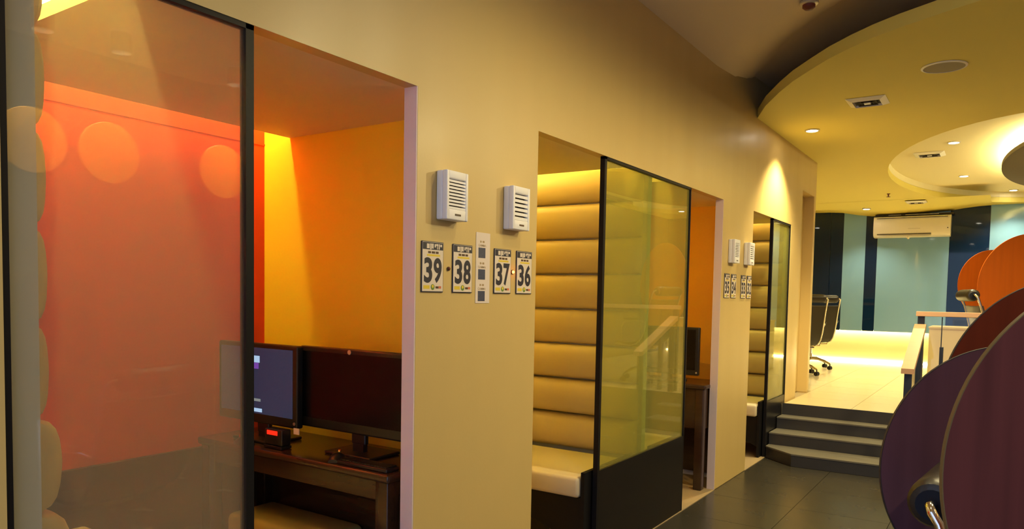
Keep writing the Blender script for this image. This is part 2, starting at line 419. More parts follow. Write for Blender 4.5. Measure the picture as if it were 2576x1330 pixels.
# ================================================================== GLASS PARTITIONS
def glass_partition(label, y0, y1, post, pane_m, zlow, name='glass_partition', pl=.024):
    t = thing(name, label, 'glass partition', (-.02,(y0+y1)/2,0), group='framed glass panels along the booth fronts')
    pw = .026
    MB().box(-.030,-.003,y0,y0+pl,.0,ZT).build('post','black_metal',t) if 'L' in post else None
    MB().box(-.030,-.003,y1-(pw if 'R' in post else .010),y1,.0,ZT).build('post','black_metal',t)
    MB().box(-.030,-.003,y0,y1,ZT-.014,ZT).build('top_rail','black_metal',t)
    ya, yb = y0+(pl if 'L' in post else .01), y1-(pw if 'R' in post else .010)
    MB().box(-.022,-.014,ya,yb,zlow,ZT-.014).build('pane',pane_m,t)
    if zlow > .1: MB().box(-.030,-.004,ya,yb,.0,zlow).build('lower_panel','black_panel',t)
    if 'L' not in post: MB().box(-.030,-.003,y0,y0+.01,0,ZT).build('post','black_metal',t)
    return t
glass_partition('frosted black-framed glass panel nearest, orange booth glowing behind it', .690, 1.317, 'LR', 'glass_frost', .05, pl=.014)
glass_partition('yellow-green glass panel over black base between sign 36 and sign 35', 3.475, 4.75, 'L', 'glass_tint', .515)
glass_partition('narrow glass panel beside the stairs mirroring the upper room', 6.84, 7.5, 'L', 'glass_tint', .515)

# ================================================================== CUSHIONED PARTITIONS AND BENCHES
ROWS = [2.245,2.025,1.805,1.585,1.365,1.145,.925,.705,.485]
def cushion_mesh(h, depth, length):
    """pad lying along local X from 0 to length, back at y=0, bulging to +y, z 0..h"""
    prof = [(0,.001),(.35,.004),(.62,.012),(.82,.030),(.93,.056),(.985,.090),(1.0,h*.5),(.985,h-.090),(.93,h-.056),(.82,h-.030),(.62,h-.012),(.35,h-.004),(0,h-.001)]
    st = [(0,.0),(.004,.55),(.014,.82),(.035,.97),(.06,1.0),(length-.06,1.0),(length-.035,.97),(length-.014,.82),(length-.004,.55),(length,.0)]
    m = MB(); n = len(prof)
    for x, s in st:
        for d, z in prof: m.v.append((x, d*depth*s, h*.5+(z-h*.5)*(.93+.07*s)))
    for i in range(len(st)-1):
        for k in range(n-1): m.f.append((i*n+k, i*n+k+1, (i+1)*n+k+1, (i+1)*n+k))
    return m
def partition(label, yb0, yb1, sides, xa=-1.31, xe=-.055):
    t = thing('cushioned_partition', label, 'partition', (-.65,(yb0+yb1)/2,0))
    MB().box(-1.314,-.027,yb0,yb1,0,2.26).build('board','board_white',t)
    for sd in sides:
        for i in range(len(ROWS)-1):
            z0, z1 = ROWS[i+1], ROWS[i]; dep = (.046 if len(sides) == 1 and sides[0] > 0 else .060) + (0,0,0,0,0,.030,.050,.055)[i]
            c = cushion_mesh(z1-z0-.001, dep, xe-xa)
            y = yb1 if sd > 0 else yb0
            c.v = [(xa+p[0], y + sd*p[1], z0+p[2]) for p in c.v]
            c.build('cushion','cushion',t,smooth=True)
    return t
partition('cream cushioned partition end seen through the frosted glass at far left', .714, .770, (1,))
partition('gold padded partition standing behind the yellow-green glass by sign 36', 4.093, 4.147, (-1,1))
partition('gold padded partition at the end of the booths beside the stairs', 7.452, 7.502, (-1,))
def bench(label, yback, sd):
    """sd: direction in which the seat projects from the cushions"""
    t = thing('bench_seat', label, 'bench', (-.68, yback+sd*.3, 0))
    ya, yb = sorted((yback, yback+sd*.60))
    MB().box(-1.30,-.068,ya,yb,.375,.488,.022).build('seat_cushion','seat_vinyl',t,smooth=True)
    yf = yback + sd*.57
    pts = [(-1.30,.374),(-1.30,.10)] + [(-1.30+.05+1.12*k/10, .13+.13*math.sin(PI*k/10)) for k in range(11)] + [(-.066,.10),(-.066,.374)]
    y0, y1 = sorted((yf, yf-sd*.03)); MB().prism(pts,'y',y0,y1).build('front_board','black_metal',t)
    y0, y1 = sorted((yback+sd*.015, yback+sd*.585)); MB().box(-.062,-.040,y0,y1,.005,.515).build('end_panel','black_metal',t)
    MB().box(-1.30,-.066,min(yback,yback+sd*.5),max(yback,yback+sd*.5),.345,.374).build('base_board','black_metal',t)
    return t
bench('cream bench seat under the gold cushions beside sign 36', 4.045-.06, -1)
bench('cream bench seat behind the yellow-green glass facing sign 35', 4.195+.06, 1)
bench('cream bench seat beside the stairs next to sign 32', 7.41-.06, -1)
bench('cream bench seat under the cushions behind the frosted glass', .82+.06, 1)

# ================================================================== DESKS AND COMPUTERS
def desk(label, x0, x1, y0, y1, z, apron=.075):
    t = thing('desk', label, 'desk', ((x0+x1)/2,(y0+y1)/2,0))
    MB().box(x0,x1,y0,y1,z-.032,z,.009).build('desktop','desk_wood',t,smooth=True)
    MB().box(x0+.02,x1-.02,y0+.025,y0+.045,z-.032-apron,z-.032).build('apron','desk_wood',t)
    MB().box(x1-.035,x1-.015,y0+.05,y1-.05,z-.032-apron,z-.032).build('apron','desk_wood',t)
    for lx in (x0+.045, x1-.045):
        for ly in (y0+.045, y1-.045):
            MB().box(lx-.032,lx+.032,ly-.032,ly+.032,.006,z-.032,.005).build('leg','desk_wood',t,smooth=True)
    MB().box(x0+.02,x1-.08,y1-.03,y1-.012,.05,z-.033).build('shade_panel','desk_wood',t)  # added dark board standing in for the shade under the desktop
    return t
desk('dark wooden desk in the orange booth under two monitors', -1.28, -.095, 1.965, 2.352, .775)
desk('dark wooden desk in the booth beside sign 35', -1.28, -.055, 5.30, 5.748, .80, .30)
def monitor(label, x0, x1, y, z0, z1, zdesk, on=False):
    t = thing('monitor', label, 'monitor', ((x0+x1)/2, y+.09, zdesk))
    MB().box(x0,x1,y,y+.035,z0,z1,.008).build('housing','plastic_black',t,smooth=True)
    s = MB().box(x0+.022,x1-.028,y-.0015,y+.001,z0+.042,z1-.020).build('screen','screen_on' if on else 'screen_off',t)
    xc = (x0+x1)/2
    MB().box(xc-.04,xc+.04,y+.035,y+.06,z0-.05,z0+.18,.008).box(xc-.03,xc+.03,y+.036,y+.06,zdesk+.012,z0+.0).build('stand','plastic_black',t)
    MB().box(xc-.13,xc+.13,y-.03,y+.15,zdesk+.001,zdesk+.014,.005).build('foot','plastic_black',t)
    b = MB().lathe([(0,0),(.007,0),(.007,-.003),(0,-.003)],12,(x1-.016,y,z0+.022),'y').build('button','alu',t)
    return t, s
t, s = monitor('lit monitor showing a dark blue screen, half hidden by the frosted panel', -1.268,-.722, 2.07, .858, 1.214, .775, True)
MB().box(-1.012,-.968,2.0672,2.0682,1.128,1.158).build('screen_icon','icon_light',s)
MB().box(-1.012,-.975,2.0672,2.0682,1.100,1.127).build('screen_icon','icon_purple',s)
MB().box(-1.06,-.962,2.0672,2.0682,.955,.967).build('screen_icon','icon_grey',s)
MB().box(-1.010,-.952,2.0672,2.0682,.908,.924).build('screen_icon','icon_light',s)
t, s = monitor('wide switched-off black monitor beside the white jamb of sign 39', -.757,-.115, 2.112, .868, 1.214, .775)
MB().lathe([(0,0),(.010,0),(.010,-.002),(0,-.002)],12,(-.45,2.110,1.202),'y').build('logo','alu',t)
monitor('black monitor edge in the booth beside sign 35', -.68,-.140, 5.38, .86, 1.226, .80)
# small things on the first desk
t = thing('coin_timer','small black box with a red lit display under the blue screen','timer',(-.80,2.035,.776))
MB().box(-.862,-.748,2.012,2.062,.789,.858,.006).build('case','plastic_black',t,smooth=True)
MB().box(-.842,-.776,2.0095,2.0125,.834,.852).build('display','led_display',t)
MB().box(-.860,-.744,2.005,2.062,.7765,.789,.003).build('plinth','plastic_black',t)
o = MB().box(-.738,-.704,2.0655,2.0685,.838,.864).build('sticker','paper',None)
tag(o,'small pale paper tag hanging on the corner of the lit monitor','tag')
def mouse(label, x, y, z, rz):
    t = thing('computer_mouse', label, 'mouse', (x,y,z), rz)
    m = MB(); n = 12
    for i in range(7):
        v = i/6; yy = -.05+.1*v; h = .004+.030*math.sin(PI*min(1,max(0,.12+.8*v)))
        w = .012+.020*math.sin(PI*(.18+.64*v))
        for k in range(n):
            a = PI*k/(n-1); m.v.append((w*math.cos(a), yy, max(0.001,h*math.sin(a))))
    for i in range(6):
        for k in range(n-1): m.f.append((i*n+k,i*n+k+1,(i+1)*n+k+1,(i+1)*n+k))
    m.f += [tuple(range(n)), tuple(range(6*n,7*n))]
    m.build('shell','plastic_black',t,local=True,smooth=True)
    MB().lathe([(0,-.004),(.008,-.004),(.008,.004),(0,.004)],14,(0,.028,.030),'x').build('wheel','chrome',t,local=True)
    return t
mouse('black computer mouse with a shiny wheel lying before the off monitor', -.425, 2.025, .7755, .5)
mouse('black computer mouse under the lit blue screen', -.985, 2.000, .7755, 1.45)
def keyboard(label, x0, x1, y0, y1, z):
    t = thing('keyboard', label, 'keyboard', ((x0+x1)/2,(y0+y1)/2,z))
    MB().box(x0,x1,y0,y1,z+.001,z+.016,.004).build('body','plastic_black',t,smooth=True)
    k = MB(); nx, ny = 15, 3
    for i in range(nx):
        for j in range(ny):
            a = x0+.008+(x1-x0-.016)*i/nx; b = y0+.006+(y1-y0-.012)*j/ny
            k.box(a+.001,a+(x1-x0-.016)/nx-.001,b+.001,b+(y1-y0-.012)/ny-.001,z+.016,z+.021)
    tag(k.build('keys','plastic_black',t),kind='stuff')
keyboard('slim black keyboard tucked before the switched-off monitor', -.385,-.12, 1.985, 2.055, .775)
# stool under the first desk
t = thing('footstool','olive-yellow padded stool pushed under the dark desk','stool',(-.95,2.2,0))
MB().box(-1.19,-.56,2.05,2.315,.10,.42,.03).build('pad','stool_vinyl',t,smooth=True)
for lx in (-1.14,-.61):
    for ly in (2.10,2.27): MB().box(lx-.025,lx+.025,ly-.025,ly+.025,.005,.11).build('leg','black_metal',t)
# power socket on the booth wall under the second desk
t = thing('wall_socket','white socket plate low on the wall under the desk by sign 35','socket',(-.32,5.76,.31))
MB().box(-.375,-.285,5.748,5.76,.25,.35,.003).build('plate','plastic_white',t)
MB().box(-.352,-.308,5.746,5.7485,.28,.32).build('switch','plastic_white',t)
o = struct(MB().box(-1.0,-.08,5.752,5.7605,.006,.48).build('trim_panel','board_white'))

# ================================================================== PILLAR FANS AND SIGNS
def fan(label, y, z0, slats, y1=None):
    t = thing('extractor_fan', label, 'fan', (0,y+.065,z0), group='white extractor fans on the pillars')
    w, h, dp = .130, .180, .052
    # body shell with an open front: back box, four rims
    MB().box(.001,.030,y,y+w,z0,z0+h,.006).build('body','plastic_white',t,smooth=True)
    fz0, fz1, fy0, fy1 = z0+.040, z0+.150, y+.016, y+w-.016
    m = MB(); m.box(.030,dp,y,fy0,z0,z0+h,.004); m.box(.030,dp,fy1,y+w,z0,z0+h,.004); m.box(.030,dp-.0006,fy0-.002,fy1+.002,z0,fz0,.004); m.box(.030,dp-.0006,fy0-.002,fy1+.002,fz1,z0+h,.004)
    m.build('front_frame','plastic_white',t,smooth=True)
    MB().box(.030,.0315,fy0,fy1,fz0,fz1).build('grille_back','plastic_slot',t)
    n = slats
    for i in range(n):
        zz = fz0+(fz1-fz0)*(i+.5)/n; s = (fz1-fz0)/n*.33
        MB().add([(dp-.014,fy0,zz-s),(dp-.002,fy0,zz-s*1.5),(dp-.002,fy0,zz+s*.5),(dp-.014,fy0,zz+s),(dp-.014,fy1,zz-s),(dp-.002,fy1,zz-s*1.5),(dp-.002,fy1,zz+s*.5),(dp-.014,fy1,zz+s)],
                 [(0,1,2,3),(7,6,5,4),(0,4,5,1),(1,5,6,2),(2,6,7,3),(3,7,4,0)]).build('slat','plastic_white',t)
    if slats < 8:
        MB().lathe([(0,0),(.018,0),(.018,.006),(0,.006)],18,(.0315,(fy0+fy1)/2+.01,(fz0+fz1)/2),'x').build('hub','black_metal',t)
    MB().box(dp-.0008,dp+.0002,y+.050,y+.085,z0+.016,z0+.023).build('maker_mark','sign_brown' if slats < 8 else 'plastic_slot',t)
    return t
fan('white louvred extractor fan on the near pillar beside the orange booth', 2.105, 1.722, 9)
fan('white extractor fan with wide open slats above signs 37 and 36', 2.541, 1.722, 6)
fan('white louvred extractor fan on the far pillar left of its twin', 5.560, 1.720, 9)
fan('white extractor fan with closed slats on the far pillar next to the last booth', 5.958, 1.722, 7)
def sign(num, y, extra):
    t = thing('number_sign', 'white number plate reading %d, %s' % (num, extra), 'sign', (0,y+.0615,1.453), group='numbered plates on the pillars')
    w, h, z0 = .123, .186, 1.453
    MB().box(.0008,.0050,y,y+w,z0,z0+h,.0012).build('plate','sign_navy',t)
    MB().box(.0045,.0054,y+.0028,y+w-.0028,z0+.0035,z0+h-.0028).build('face','sign_white',t)
    x = .0054
    MB().box(x,x+.0004,y+.004,y+w-.004,z0+.156,z0+h-.004).build('header','sign_navy',t)
    m = MB()   # pale block lettering of the header, too small to read
    for a, b, c, e in ((.044,.052,.157,.178),(.054,.064,.160,.178),(.070,.077,.165,.177),(.079,.090,.171,.178),(.084,.088,.158,.171),(.093,.099,.158,.178),(.102,.112,.168,.177),(.026,.041,.160,.177)):
        m.box(x+.0003,x+.0006,y+a,y+b,z0+c,z0+e)
    m.build('header_lettering','sign_white',t)
    m = MB()
    for a, b in ((.034,.050),(.054,.073),(.077,.093)): m.box(x,x+.0004,y+a,y+b,z0+.142,z0+.150)
    m.build('caption','sign_brown',t)
    MB().box(x,x+.0003,y+.028,y+.102,z0+.132,z0+.139).build('underline','sign_yellow',t)
    m = MB(); s = str(num)
    text_on_wall(m, s[0], y+.012, y+.058, z0+.034, z0+.127, x+.0005, .034); m.build('digit','sign_navy',t)
    m = MB(); text_on_wall(m, s[1], y+.066, y+.112, z0+.034, z0+.127, x+.0005, .034); m.build('digit','sign_navy',t)
    MB().box(x,x+.0004,y+.010,y+.044,z0+.012,z0+.025).build('logo','sign_yellow',t)
    MB().lathe([(0,0),(.011,0),(.011,.0004),(0,.0004)],16,(x,y+.0615,z0+.019),'x').build('emblem','sign_green',t)
    MB().lathe([(0,0),(.006,0),(.006,.0004),(0,.0004)],14,(x+.0004,y+.0615,z0+.022),'x').build('emblem','sign_yellow',t)
    MB().box(x,x+.0004,y+.078,y+.095,z0+.014,z0+.022).build('logo','sign_brown',t)
    MB().box(x,x+.0004,y+.096,y+.110,z0+.014,z0+.023).build('logo','sign_red',t)
    return t
for num, y, ex in ((39,2.025,'leftmost on the near pillar'),(38,2.205,'on the near pillar just left of the paper strip'),(37,2.479,'left of the glowing red lamp'),(36,2.645,'right of the glowing red lamp'),
                   (35,5.483,'leftmost on the far pillar'),(34,5.650,'second from left on the far pillar'),(33,5.905,'third from left on the far pillar'),(32,6.066,'rightmost on the far pillar')):
    sign(num, y, ex)
t = thing('paper_strip','tall white paper strip with three blue squares between signs 38 and 37','notice',(0,2.404,1.413))
MB().box(.0008,.0016,2.356,2.451,1.413,1.696).build('sheet','paper',t)
for zc in (1.613,1.5265,1.4395):
    MB().box(.0016,.0020,2.372,2.419,zc-.0215+.003,zc+.0215+.001).build('square','sign_blue',t)
    m = MB(); text_on_wall(m,'GAMMA',2.371,2.424,zc+.0265,zc+.0365,.0018,.01); m.build('lettering','print_tan',t)
    MB().box(.0016,.0018,2.383,2.392,zc+.0425,zc+.0505).box(.0016,.0018,2.394,2.398,zc+.0455,zc+.0470).box(.0016,.0018,2.400,2.412,zc+.0425,zc+.0505).build('lettering','print_tan',t)
t = thing('indicator_lamp','small glowing red indicator lamp between signs 37 and 36','indicator',(0,2.618,1.546))
MB().lathe([(0,0),(.009,.0),(.009,.004),(0.007,.004)],16,(.0005,2.618,1.546),'x').build('bezel','plastic_black',t)
MB().lathe([(.0065,.004),(.0055,.009),(.003,.0115),(0,.012)],16,(.0005,2.618,1.546),'x').build('bulb','led_red',t,smooth=True)
t = thing('indicator_lamp','unlit brown indicator lamp between signs 39 and 38','indicator',(0,2.182,1.543))
MB().lathe([(0,0),(.008,.0),(.008,.004),(0.006,.004)],16,(.0005,2.182,1.543),'x').build('bezel','sign_brown',t)
MB().lathe([(.0055,.004),(.0045,.008),(.002,.0095),(0,.010)],16,(.0005,2.182,1.543),'x').build('bulb','detector_red',t,smooth=True)

# ================================================================== CEILING FITTINGS
def downlight(label, x, y, z, power, col=WARM, angle=115, blend=.7, r=.048, radius=.04):
    t = thing('downlight', label, 'downlight', (x,y,z-.004), group='recessed ceiling downlights')
    MB().lathe([(r+.014,.02),(r+.014,-.006),(r,-.010),(r,-.001)],28,(x,y,z),'z',False).build('ring','alu',t,smooth=True)
    MB().lathe([(0,-.0095),(r*.8,-.009),(r*.985,-.005),(r*.985,-.001),(0,-.001)],28,(x,y,z)).build('lens','downlight_lens',t,smooth=True)
    l = bpy.data.lights.new('downlight_lamp','SPOT'); l.energy = power; l.color = col; l.spot_size = math.radians(angle); l.spot_blend = blend; l.shadow_soft_size = radius
    lo = bpy.data.objects.new('lamp', l); COL.objects.link(lo); lo.parent = t; lo.location = (0,0,-.05)
    return t
downlight('bright downlight in the low ceiling close to the booth wall', .291, 6.876, LC, 64)
downlight('downlight nearest in the raised oval ceiling recess', 1.26, 8.82, HC, 45, WARM_ROOM)
downlight('middle downlight in the raised oval ceiling recess', 1.256, 11.2, HC, 45, WARM_ROOM)
downlight('farthest downlight at the back of the oval ceiling recess', 1.80, 12.9, HC, 25, WARM_ROOM)
downlight('small downlight in the low ceiling before the blue rear wall', -.094, 12.69, 2.892, 18, WARM_ROOM)
downlight('downlight over the corridor beside the pillar of sign 37', .95, 2.55, HC, 8, WARM, 155, .9, radius=.07)
downlight('added fill lamp over the corridor before the frosted glass panel', 1.3, .4, HC, 2.5, WARM, 155, .9, radius=.07)  # unseen lamp added as general fill near the camera
downlight('added fill lamp over the corridor before the yellow-green glass', 1.7, 3.5, HC, 24, WARM, 160, .9, radius=.07)  # added to brighten the upper booth wall
downlight('added fill lamp over the computer tables on the right', 2.7, 5.1, LC, 46, WARM, 176, .25, radius=.07)  # unseen lamp added to lift the wall and ceiling
downlight('added fill lamp over the computer tables behind the foremost disc', 2.9, .9, HC, 8, WARM, 172, .4, radius=.07)  # added fill for the near right side, out of view
downlight('downlight over the upper room left of the chairs', -1.5, 10.6, LC, 30, WARM_ROOM)
downlight('downlight over the right side of the upper room', 2.9, 12.2, LC, 35, WARM_ROOM)
downlight('added fill lamp in the low ceiling over the right end of the steps', 2.65, 6.2, LC, 32, WARM, 165, .5, radius=.06)  # unseen, added to light the orange discs from the front
downlight('added wide fill lamp over the corridor behind the rust disc', 2.45, 3.45, HC, 26, WARM, 176, .25, radius=.08)  # added wide fill for the booth wall, out of view
def can_light(label, x, y, power):
    t = thing('can_light', label, 'downlight', (x,y,HC-.12), group='can lights over the orange wall discs')
    MB().lathe([(.062,0),(.062,-.12),(.058,-.12),(.058,-.004)],24,(x,y,HC-.001),'z',False).build('can','black_metal',t,smooth=True)
    MB().lathe([(0,-.006),(.05,-.006),(.05,-.002),(0,-.002)],20,(x,y,HC-.001)).build('lens','downlight_lens',t)
    l = bpy.data.lights.new('can_lamp','SPOT'); l.energy = power; l.color = WARM; l.spot_size = math.radians(80); l.spot_blend = .5; l.shadow_soft_size = .03
    lo = bpy.data.objects.new('lamp', l); COL.objects.link(lo); lo.parent = t; lo.location = (0,0,.10)
for y, lab in ((2.13,'left'),(2.60,'middle'),(3.456,'right')):
    can_light('black can light over the %s of the opposite orange discs'%lab, 3.04, y, 62)
def diffuser(label, x, y, z, s=.27):
    t = thing('air_diffuser', label, 'air vent', (x,y,z-.02), group='square ceiling air diffusers')
    h = s/2; i = h*.68
    m = MB(); o = [(-h,-h),(h,-h),(h,h),(-h,h)]; q = [(-i,-i),(i,-i),(i,i),(-i,i)]
    m.add([(x+a,y+b,z-.002) for a,b in o]+[(x+a,y+b,z-.022) for a,b in q]+[(x+a*.97,y+b*.97,z-.004) for a,b in q],
          [(k,(k+1)%4,(k+1)%4+4,k+4) for k in range(4)]+[(k+4,(k+1)%4+4,(k+1)%4+8,k+8) for k in range(4)])
    m.build('frame','ac_plastic',t)
    MB().box(x-i,x+i,y-i,y+i,z-.004,z-.0015).build('throat','slot_dark',t)
    for k in (1,2,3):
        a = i*(1-k*.27); b = a-.012
        m = MB(); o = [(-a,-a),(a,-a),(a,a),(-a,a)]; q = [(-b,-b),(b,-b),(b,b),(-b,b)]
        m.add([(x+u,y+v,z-.020) for u,v in o]+[(x+u,y+v,z-.008) for u,v in q],[(e,(e+1)%4,(e+1)%4+4,e+4) for e in range(4)])
        m.build('vane','slot_dark',t)
    MB().box(x-.022,x+.022,y-.022,y+.022,z-.022,z-.010).build('core','ac_plastic',t)
diffuser('square air diffuser near the curved ceiling edge', .845, 6.08, LC)
diffuser('square air diffuser inside the oval ceiling recess', 1.00, 9.40, HC, .30)
diffuser('square air diffuser low near the wall-hung air conditioner', .62, 12.33, 2.919, .27)
t = thing('ceiling_speaker','round grey-green speaker grille flush in the low ceiling','speaker',(1.377,5.43,LC-.01))
MB().lathe([(.130,-.001),(.130,-.006),(.117,-.009),(.117,-.001)],36,(1.377,5.43,LC)).build('rim','ac_plastic',t,smooth=True)
MB().lathe([(0,-.009),(.06,-.0085),(.1165,-.006),(.1165,-.001),(0,-.001)],36,(1.377,5.43,LC)).build('grille','speaker_cloth',t,smooth=True)
t = thing('smoke_detector','dark red detector on the high brown ceiling at the top edge','detector',(.791,4.33,HC-.03))
MB().lathe([(0,0),(.05,0),(.05,-.012),(.044,-.016),(0,-.016)],24,(.791,4.33,HC-.0005)).build('base','alu',t,smooth=True)
MB().lathe([(.034,-.016),(.034,-.030),(.020,-.042),(0,-.044)],24,(.791,4.33,HC)).build('head','detector_red',t,smooth=True)
t = thing('sprinkler','tiny brass sprinkler head hanging from the low ceiling','sprinkler',(.362,11.41,LC-.04))
MB().lathe([(0,0),(.022,0),(.022,-.006),(.009,-.010),(.009,-.03),(.006,-.038),(.026,-.042),(.026,-.046),(0,-.046)],14,(.362,11.41,LC-.0005)).build('head','detector_red',t,smooth=True)
# floating oval disc with its light ring
t = thing('ceiling_disc','dark oval panel hung in the ceiling recess with light glowing round it','ceiling panel',(2.30,9.75,2.93))
def oval(cx, cy, a, b, n=64): return [(cx+a*math.cos(2*PI*k/n), cy+b*math.sin(2*PI*k/n)) for k in range(n)]
MB().prism(oval(2.30,9.75,.63,1.9),'z',2.925,2.965).build('panel','disc_shaded',t)
m = MB(); A = oval(2.30,9.75,.55,1.80); B = oval(2.30,9.75,.52,1.77)
for k in range(64):
    j = (k+1)%64; m.add([(*A[k],2.975),(*A[j],2.975),(*B[j],2.985),(*B[k],2.985)],[(0,1,2,3)])
m.build('light_ring','ring_lamp',t)
for x, y in ((2.3,8.4),(2.3,11.1)): MB().lathe([(0,0),(.01,0),(.01,HC-2.965),(0,HC-2.965)],10,(x,y,2.965)).build('hanger','alu',t)

# ================================================================== AIR CONDITIONER
t = thing('air_conditioner','long cream wall-hung air conditioner above the light blue panel','air conditioner',(.49,13.35,2.64))
pr = [(13.348,2.475),(13.348,2.80),(13.20,2.808),(13.15,2.795),(13.13,2.765),(13.118,2.64),(13.125,2.545),(13.15,2.500),(13.20,2.478)]
MB().prism(pr,'x',-.045,1.028).build('body','ac_plastic',t,smooth=True)
MB().box(.0,.985,13.117,13.135,2.770,2.776).build('intake_slot','slot_dark',t)
MB().add([(.01,13.128,2.524),(.77,13.128,2.524),(.77,13.136,2.512),(.01,13.136,2.512)],[(0,1,2,3)]).build('outlet_slot','slot_dark',t)
MB().box(.01,.77,13.136,13.19,2.484,2.490).build('flap','ac_plastic',t)
MB().box(.985,.998,13.116,13.124,2.590,2.606).build('indicator','slot_dark',t)
MB().lathe([(0,0),(.030,0),(.030,-.014),(.016,-.03),(.012,-.042),(0,-.042)],16,(.453,13.19,2.484)).build('drain_cap','ac_plastic',t,smooth=True)
MB().box(.45,.62,13.1175,13.1185,2.598,2.604).build('maker_mark','alu',t)
t = thing('slot_diffuser','dark linear air slot in the ceiling above the air conditioner','air vent',(.5,13.3,2.85))
MB().box(-.03,1.06,13.18,13.349,2.813,2.836).build('slot','slot_dark',t)
for a, b in ((.16,.34),(.40,.86)): MB().box(a,b,13.174,13.1805,2.822,2.828).build('blade','ac_plastic',t)

# ================================================================== RAILINGS
t = thing('stair_railing','short sloping wooden handrail on dark posts beside the steps','railing',(1.145,7.05,0))
a, b = Vector((1.145,6.58,.918)), Vector((1.145,7.50,1.252))
m = MB(); hw, th = .046, .042
m.add([(1.145-hw,6.58,.918-th),(1.145+hw,6.58,.918-th),(1.145+hw,6.58,.918),(1.145-hw,6.58,.918),(1.145-hw,7.50,1.252-th),(1.145+hw,7.50,1.252-th),(1.145+hw,7.50,1.252),(1.145-hw,7.50,1.252)],
      [(0,1,2,3),(7,6,5,4),(0,4,5,1),(1,5,6,2),(2,6,7,3),(3,7,4,0)])
m.build('handrail','rail_wood',t)
for y, zb, zt in ((6.655,.11,.91),(7.465,ZU,1.205)): MB().box(1.118,1.172,y-.02,y+.02,zb,zt).build('post','post_navy',t)
MB().box(1.141,1.149,6.68,7.44,.50,.88).build('infill','glass_clear',t)
t = thing('platform_railing','level wooden handrail over glass along the edge of the upper floor','railing',(2.2,7.56,ZU))
MB().box(1.105,3.55,7.515,7.605,1.322,1.365,.004).build('handrail','rail_wood',t)
for x in (1.145,2.35,3.5): MB().box(x-.027,x+.027,7.54,7.58,ZU,1.322).build('post','post_navy',t)
for x0, x1 in ((1.175,1.305),(1.313,2.32),(2.38,3.47)): MB().box(x0,x1,7.556,7.564,ZU+.06,1.318).build('pane','glass_clear',t)
MB().box(1.305,1.313,7.556,7.564,ZU+.06,1.318).build('joint','post_navy',t)
MB().box(1.300,1.328,7.53,7.59,ZU,1.05).build('clamp','post_navy',t)
t = thing('reception_counter','plain cream counter standing behind the railing on the upper floor','counter',(1.7,10.8,ZU))
MB().box(.998,2.4,10.50,10.53,ZU,1.125).build('front_panel','cream_laminate',t)
MB().box(.998,1.03,10.53,11.1,ZU,1.125).build('side_panel','cream_laminate',t)
MB().box(2.37,2.4,10.53,11.1,ZU,1.125).build('side_panel','cream_laminate',t)
MB().box(.990,2.41,10.48,11.12,1.125,1.147,.004).build('worktop','cream_laminate',t)

